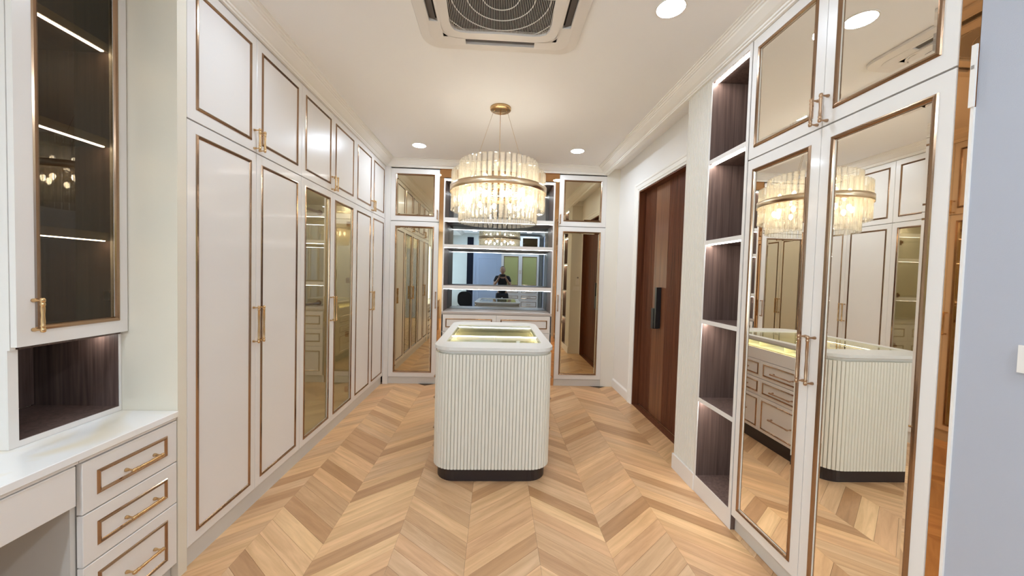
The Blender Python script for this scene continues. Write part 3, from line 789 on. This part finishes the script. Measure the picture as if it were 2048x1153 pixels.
# thin stepped crease around the intake frame
pr_ = MB(); n = 8
A = rrz(.338, .09, ZF0); B = rrz(.338, .09, ZF0 - .004); C_ = rrz(.330, .086, ZF0 - .006)
pr_.bridge(A, B); pr_.bridge(B, C_)
# intake frame with wavy (pillow) opening
NP = 64
def pillow(k):
    a = 2 * PI * k / NP; c, s = math.cos(a), math.sin(a); e = 7.0
    r = 1.0 / ((abs(c) ** e + abs(s) ** e) ** (1 / e)); x, y = c * r, s * r
    b = .278 - .016 * (1 - min(1, abs(min(abs(x), abs(y)))) ** 1.5)
    return (x * (b + .012), y * (b + .012))
op = [pillow(k) for k in range(NP)]
def on_rr(k):
    a = 2 * PI * k / NP; c, s = math.cos(a), math.sin(a); e = 9.0
    r = .330 / ((abs(c) ** e + abs(s) ** e) ** (1 / e)); return (c * r, s * r)
oo = [on_rr(k) for k in range(NP)]
pr_.bridge([(x, y, ZF0 - .006) for x, y in oo], [(x, y, ZF0 - .006) for x, y in op]); pr_.bridge([(x, y, ZF0 - .006) for x, y in op], [(x, y, -.004) for x, y in op])
obj('intake_frame', pr_, WHITEPL, ac)
obj('intake_cavity', MB().box(-.30, .30, -.30, .30, -.005, -.003), GRILLEBG, ac)
g = MB(); x = -.288
while x < .289:
    lim = .284; g.box(x - .0008, x + .0008, -lim, lim, -.020, -.014); x += .0088
for r in (.095, .175, .255, .335):
    n = 72
    for k in range(n):
        a0, a1 = 2 * PI * k / n, 2 * PI * (k + 1) / n; p, q = (r * math.cos(a0), r * math.sin(a0)), (r * math.cos(a1), r * math.sin(a1))
        if max(abs(p[0]), abs(p[1]), abs(q[0]), abs(q[1])) > .283: continue
        g.tube((p[0], p[1], -.021), (q[0], q[1], -.021), .0024, n=4)
g.box(-.288, .288, -.0025, .0025, -.023, -.019)
o = obj('intake_grille', g, WHITEPL, ac)
for a in range(4):
    s = MB(); s.box(S0, S1, -SL, SL, -.006, -.003, 0)
    f = obj('air_outlet', s, DARKSLOT, ac, (0, 0, 0), (0, 0, a * PI / 2))
    obj('flap', MB().add([(S0 + .010, -SL + .004, -.021), (S1 - .003, -SL + .004, -.009), (S1 - .003, SL - .004, -.009), (S0 + .010, SL - .004, -.021),
                          (S0 + .010, -SL + .004, -.019), (S1 - .003, -SL + .004, -.007), (S1 - .003, SL - .004, -.007), (S0 + .010, SL - .004, -.019)],
                         [(0, 1, 2, 3), (4, 7, 6, 5), (0, 4, 5, 1), (1, 5, 6, 2), (2, 6, 7, 3), (3, 7, 4, 0)]), SLOTGREY, f)

# ================================================================= REAR OF THE ROOM (seen in the grey mirror)
tag(obj('dark_curtain', MB().extrude([(-1.19 + .21 * k / 24, -2.29 + (.018 if k % 2 else -.012)) for k in range(25)] + [(-.98, -2.316), (-1.19, -2.316)], .02, 2.70), CURTAIN),
    'dark navy curtain drawn beside the blue-lit door at the rear', 'curtain')
d2 = struct(box('door_2', -.90, -.08, -2.318, -2.285, .01, 2.12, BLUELIT_DOOR))
m = MB().ring(-.80, -.18, 1.05, 2.00, [(0, 0), (.01, .008), (.02, 0)]).ring(-.80, -.18, .15, .95, [(0, 0), (.01, .008), (.02, 0)])
obj('panel_moulding', m, BLUELIT_DOOR, d2, (0, -2.285, 0))
m = MB().box(-.97, -.90, -2.318, -2.275, 0, 2.19).box(-.08, -.02, -2.318, -2.275, 0, 2.19).box(-.90, -.08, -2.318, -2.275, 2.12, 2.19)
obj('casing', m, BLUELIT_DOOR, d2)
inst('handle', H_SHORT, d2, (-.13, -2.25, 1.02), (0, 0, PI))
rc = thing('rear_cabinet', 'tall cabinet with two glass doors, painted olive as room reflection, over gold-framed drawers by the rear door', 'cabinet', (1.226, -1.90, 0), PI)
W = 1.22
obj('carcass', MB().box(0, W, .024, .40, .0, 2.74), GAP, rc)
obj('cabinet_side', MB().box(-.003, 0, 0, .40, 0, 2.74).box(W, W + .018, 0, .40, 0, 2.74), LACQ, rc)
m_ = W / 2
for xa, xb, hs in ((0, m_, 'R'), (m_, W, 'L')):
    door(rc, xa, xb, 1.05, 2.13, 'glass', (.06,) * 4, hs, 1.55, H_SHORT, OLIVE_REFL)
    door(rc, xa, xb, 2.133, 2.735, 'glass', (.06,) * 4, None, None, None, GLASS_DK)
    for za, zb in ((.82, 1.0), (.62, .818), (.35, .618), (.08, .348)):
        drawer(rc, xa, xb, za, zb, .05, H_DRAW)
obj('counter', MB().slab(0, W, -.01, .40, 1.005, 1.03), STONETOP, rc)

# ================================================================= PERSON (the photographer, seen in the grey mirror)
SKINM = pbr('skin', (.42, .25, .17), .5); HAIR = pbr('dark_hair', (.012, .010, .010), .7)
SHIRT = pbr('black_shirt', (.012, .012, .015), .85); TROUS = pbr('dark_trousers', (.03, .032, .04), .85)
def skin(name, pts, edges, mat, parent, lv=2):
    me = bpy.data.meshes.new(name); me.from_pydata([p[:3] for p in pts], edges, [])
    o = bpy.data.objects.new(name, me); COL.objects.link(o); o.parent = parent; me.materials.append(mat)
    s = o.modifiers.new('skin', 'SKIN'); s.use_smooth_shade = True; s.branch_smoothing = .5
    for i, p in enumerate(pts):
        r = p[3]; sv = me.skin_vertices[0].data[i]; sv.radius = (r, r if len(p) < 5 else p[4]); sv.use_root = (i == 0)
    m = o.modifiers.new('sub', 'SUBSURF'); m.levels = lv; m.render_levels = lv
    return o
pe = thing('person', 'person in a black short-sleeved shirt taking a photo with a phone held at chin height', 'person', (.05, -.425, 0))
body = [(0, 0, .93, .13, .10), (0, .005, 1.06, .125, .095), (0, 0, 1.22, .15, .10), (0, -.005, 1.35, .12, .085), (0, .01, 1.43, .058), (0, .03, 1.50, .052),
        (.165, 0, 1.375, .055), (.235, .07, 1.13, .042), (.095, .30, 1.355, .026), (-.165, 0, 1.375, .055), (-.235, .07, 1.13, .042), (-.095, .30, 1.355, .026),
        (.10, 0, .86, .088), (.115, .01, .48, .058), (.12, -.01, .09, .040), (-.10, 0, .86, .088), (-.115, .01, .48, .058), (-.12, -.01, .09, .040)]
be = [(0, 1), (1, 2), (2, 3), (3, 4), (4, 5), (3, 6), (6, 7), (7, 8), (3, 9), (9, 10), (10, 11), (0, 12), (12, 13), (13, 14), (0, 15), (15, 16), (16, 17)]
skin('body', body, be, SKINM, pe)
sh = [(0, 0, .82, .135, .11), (0, 0, .94, .145, .115), (0, .005, 1.06, .14, .11), (0, 0, 1.22, .165, .115), (0, -.005, 1.355, .135, .10), (0, .008, 1.42, .068),
      (.168, 0, 1.375, .070), (.215, .045, 1.21, .062), (-.168, 0, 1.375, .070), (-.215, .045, 1.21, .062)]
skin('shirt', sh, [(0, 1), (1, 2), (2, 3), (3, 4), (4, 5), (4, 6), (6, 7), (4, 8), (8, 9)], SHIRT, pe)
tr_ = [(0, 0, .94, .140, .112), (.10, 0, .85, .105), (.117, .01, .48, .078), (.122, -.01, .10, .062), (-.10, 0, .85, .105), (-.117, .01, .48, .078), (-.122, -.01, .10, .062)]
skin('trousers', tr_, [(0, 1), (1, 2), (2, 3), (0, 4), (4, 5), (5, 6)], TROUS, pe)
for sx in (-1, 1):
    sm_ = MB()
    prof = [(-.10, .030, .0), (-.085, .040, .06), (-.02, .042, .085), (.06, .046, .062), (.13, .044, .048), (.165, .026, .03)]
    rings = []
    for y, hw, hz in prof: rings.append([(sx * .122 + hw * math.cos(2 * PI * k / 12), y, max(0, .035 + max(hz, .035) * math.sin(2 * PI * k / 12)) if math.sin(2 * PI * k / 12) > 0 else .035 * (1 + math.sin(2 * PI * k / 12))) for k in range(12)])
    for i in range(len(rings) - 1): sm_.bridge(rings[i], rings[i + 1], sm=True)
    sm_.add(rings[0], [tuple(range(12))]); sm_.add(rings[-1], [tuple(range(12))])
    obj('shoe', sm_, BLACK, pe)
# head: shaped sphere with nose, brow, chin
def head_mesh():
    m = MB(); NU, NV = 28, 20; vs = []
    for j in range(NV + 1):
        ph = PI * j / NV
        for i in range(NU):
            th = 2 * PI * i / NU; x = math.sin(ph) * math.cos(th); y = math.sin(ph) * math.sin(th); z = math.cos(ph)
            X, Y, Z = x * .076, y * .096, z * .118
            if z < 0: k = 1 - .32 * (-z) ** 1.4; X *= k; Y = Y * (1 - .12 * -z) + .012 * -z
            f = max(0, y)
            if f > .3:
                Y += .020 * math.exp(-((x / .16) ** 2)) * math.exp(-(((z + .12) / .20) ** 2))      # nose
                Y += .005 * math.exp(-(((z - .20) / .10) ** 2)) * (abs(x) < .6)                     # brow
                Y -= .008 * math.exp(-(((abs(x) - .36) / .16) ** 2)) * math.exp(-(((z - .04) / .10) ** 2))  # sockets
                Y += .006 * math.exp(-((x / .30) ** 2)) * math.exp(-(((z + .50) / .08) ** 2))       # lips
            vs.append((X, Y, Z))
    fs = [(j * NU + i, j * NU + (i + 1) % NU, (j + 1) * NU + (i + 1) % NU, (j + 1) * NU + i) for j in range(NV) for i in range(NU)]
    return m.add(vs, fs, 0, True)
hd = obj('head', head_mesh(), SKINM, pe, (0, .045, 1.572), (-.12, 0, 0))
hm_ = MB(); NU = 28; vs = []; 
for j in range(10):
    for i in range(NU):
        th = 2 * PI * i / NU; lim = .50 if math.sin(th) > .35 else (1.05 if math.sin(th) > -.2 else 1.95)
        ph = lim * j / 9; vs.append((.081 * math.sin(ph) * math.cos(th), .101 * math.sin(ph) * math.sin(th) - .002, .124 * math.cos(ph)))
hm_.add(vs, [(j * NU + i, j * NU + (i + 1) % NU, (j + 1) * NU + (i + 1) % NU, (j + 1) * NU + i) for j in range(9) for i in range(NU)], 0, True)
obj('hair', hm_, HAIR, hd)
EYE = pbr('eye_white', (.8, .8, .78), .2); LIP = pbr('lips', (.38, .15, .12), .5)
for sx in (-1, 1):
    ey = obj('eye', MB().lathe([(.001, -.011), (.008, -.008), (.011, 0), (.008, .008), (.001, .011)], n=10), EYE, hd, (sx * .029, .080, .006))
    obj('pupil', MB().tube((0, .009, 0), (0, .0125, 0), .005, .004, n=10), BLACK, ey)
    obj('ear', MB().lathe([(.002, -.006), (.020, -.004), (.026, 0), (.020, .005), (.002, .003)], n=12, axis='x'), SKINM, hd, (sx * .077, -.004, -.008), (0, 0, sx * .3))
obj('mouth', MB().extrude([(-.022, 0), (-.008, .005), (0, .003), (.008, .005), (.022, 0), (0, -.006)], .098, .103, 'y'), LIP, hd, (0, 0, -.060))
# hands: palm + five fingers closed on the phone
for sx in (-1, 1):
    W_ = (sx * .095, .30, 1.355); P_ = (sx * .088, .325, 1.395)
    skin('palm', [(*W_, .026), (sx * .092, .315, 1.378, .024, .016), (*P_, .030, .014), (sx * .086, .333, 1.420, .026, .012)], [(0, 1), (1, 2), (2, 3)], SKINM, pe, 1)
    for k, (dz, ln) in enumerate(((.030, .062), (.012, .070), (-.006, .066), (-.022, .052))):
        z = 1.412 + dz; skin('finger', [(sx * .090, .332, z - .004, .0095), (sx * .086, .352, z, .009), (sx * (.086 - ln * .45), .3635, z + .003, .0082), (sx * (.086 - ln), .3640, z + .004, .0068)], [(0, 1), (1, 2), (2, 3)], SKINM, pe, 1)
    skin('thumb', [(sx * .086, .318, 1.392, .011), (sx * .070, .332, 1.412, .010), (sx * .050, .338, 1.420, .0085)], [(0, 1), (1, 2)], SKINM, pe, 1)
ph_ = thing('phone', 'dark phone held level in both hands of the person taking the photo', 'phone', (.05, -.044, 1.42))
obj('phone_body', MB().extrude([(x, z) for x, z in rr(.078, .037, .009)], -.004, .004, 'y'), BLACK, ph_)
obj('camera_bump', MB().lathe([(.010, 0), (.009, .0015)], (-.05, .004, 0), n=14, axis='y'), GAP, ph_)
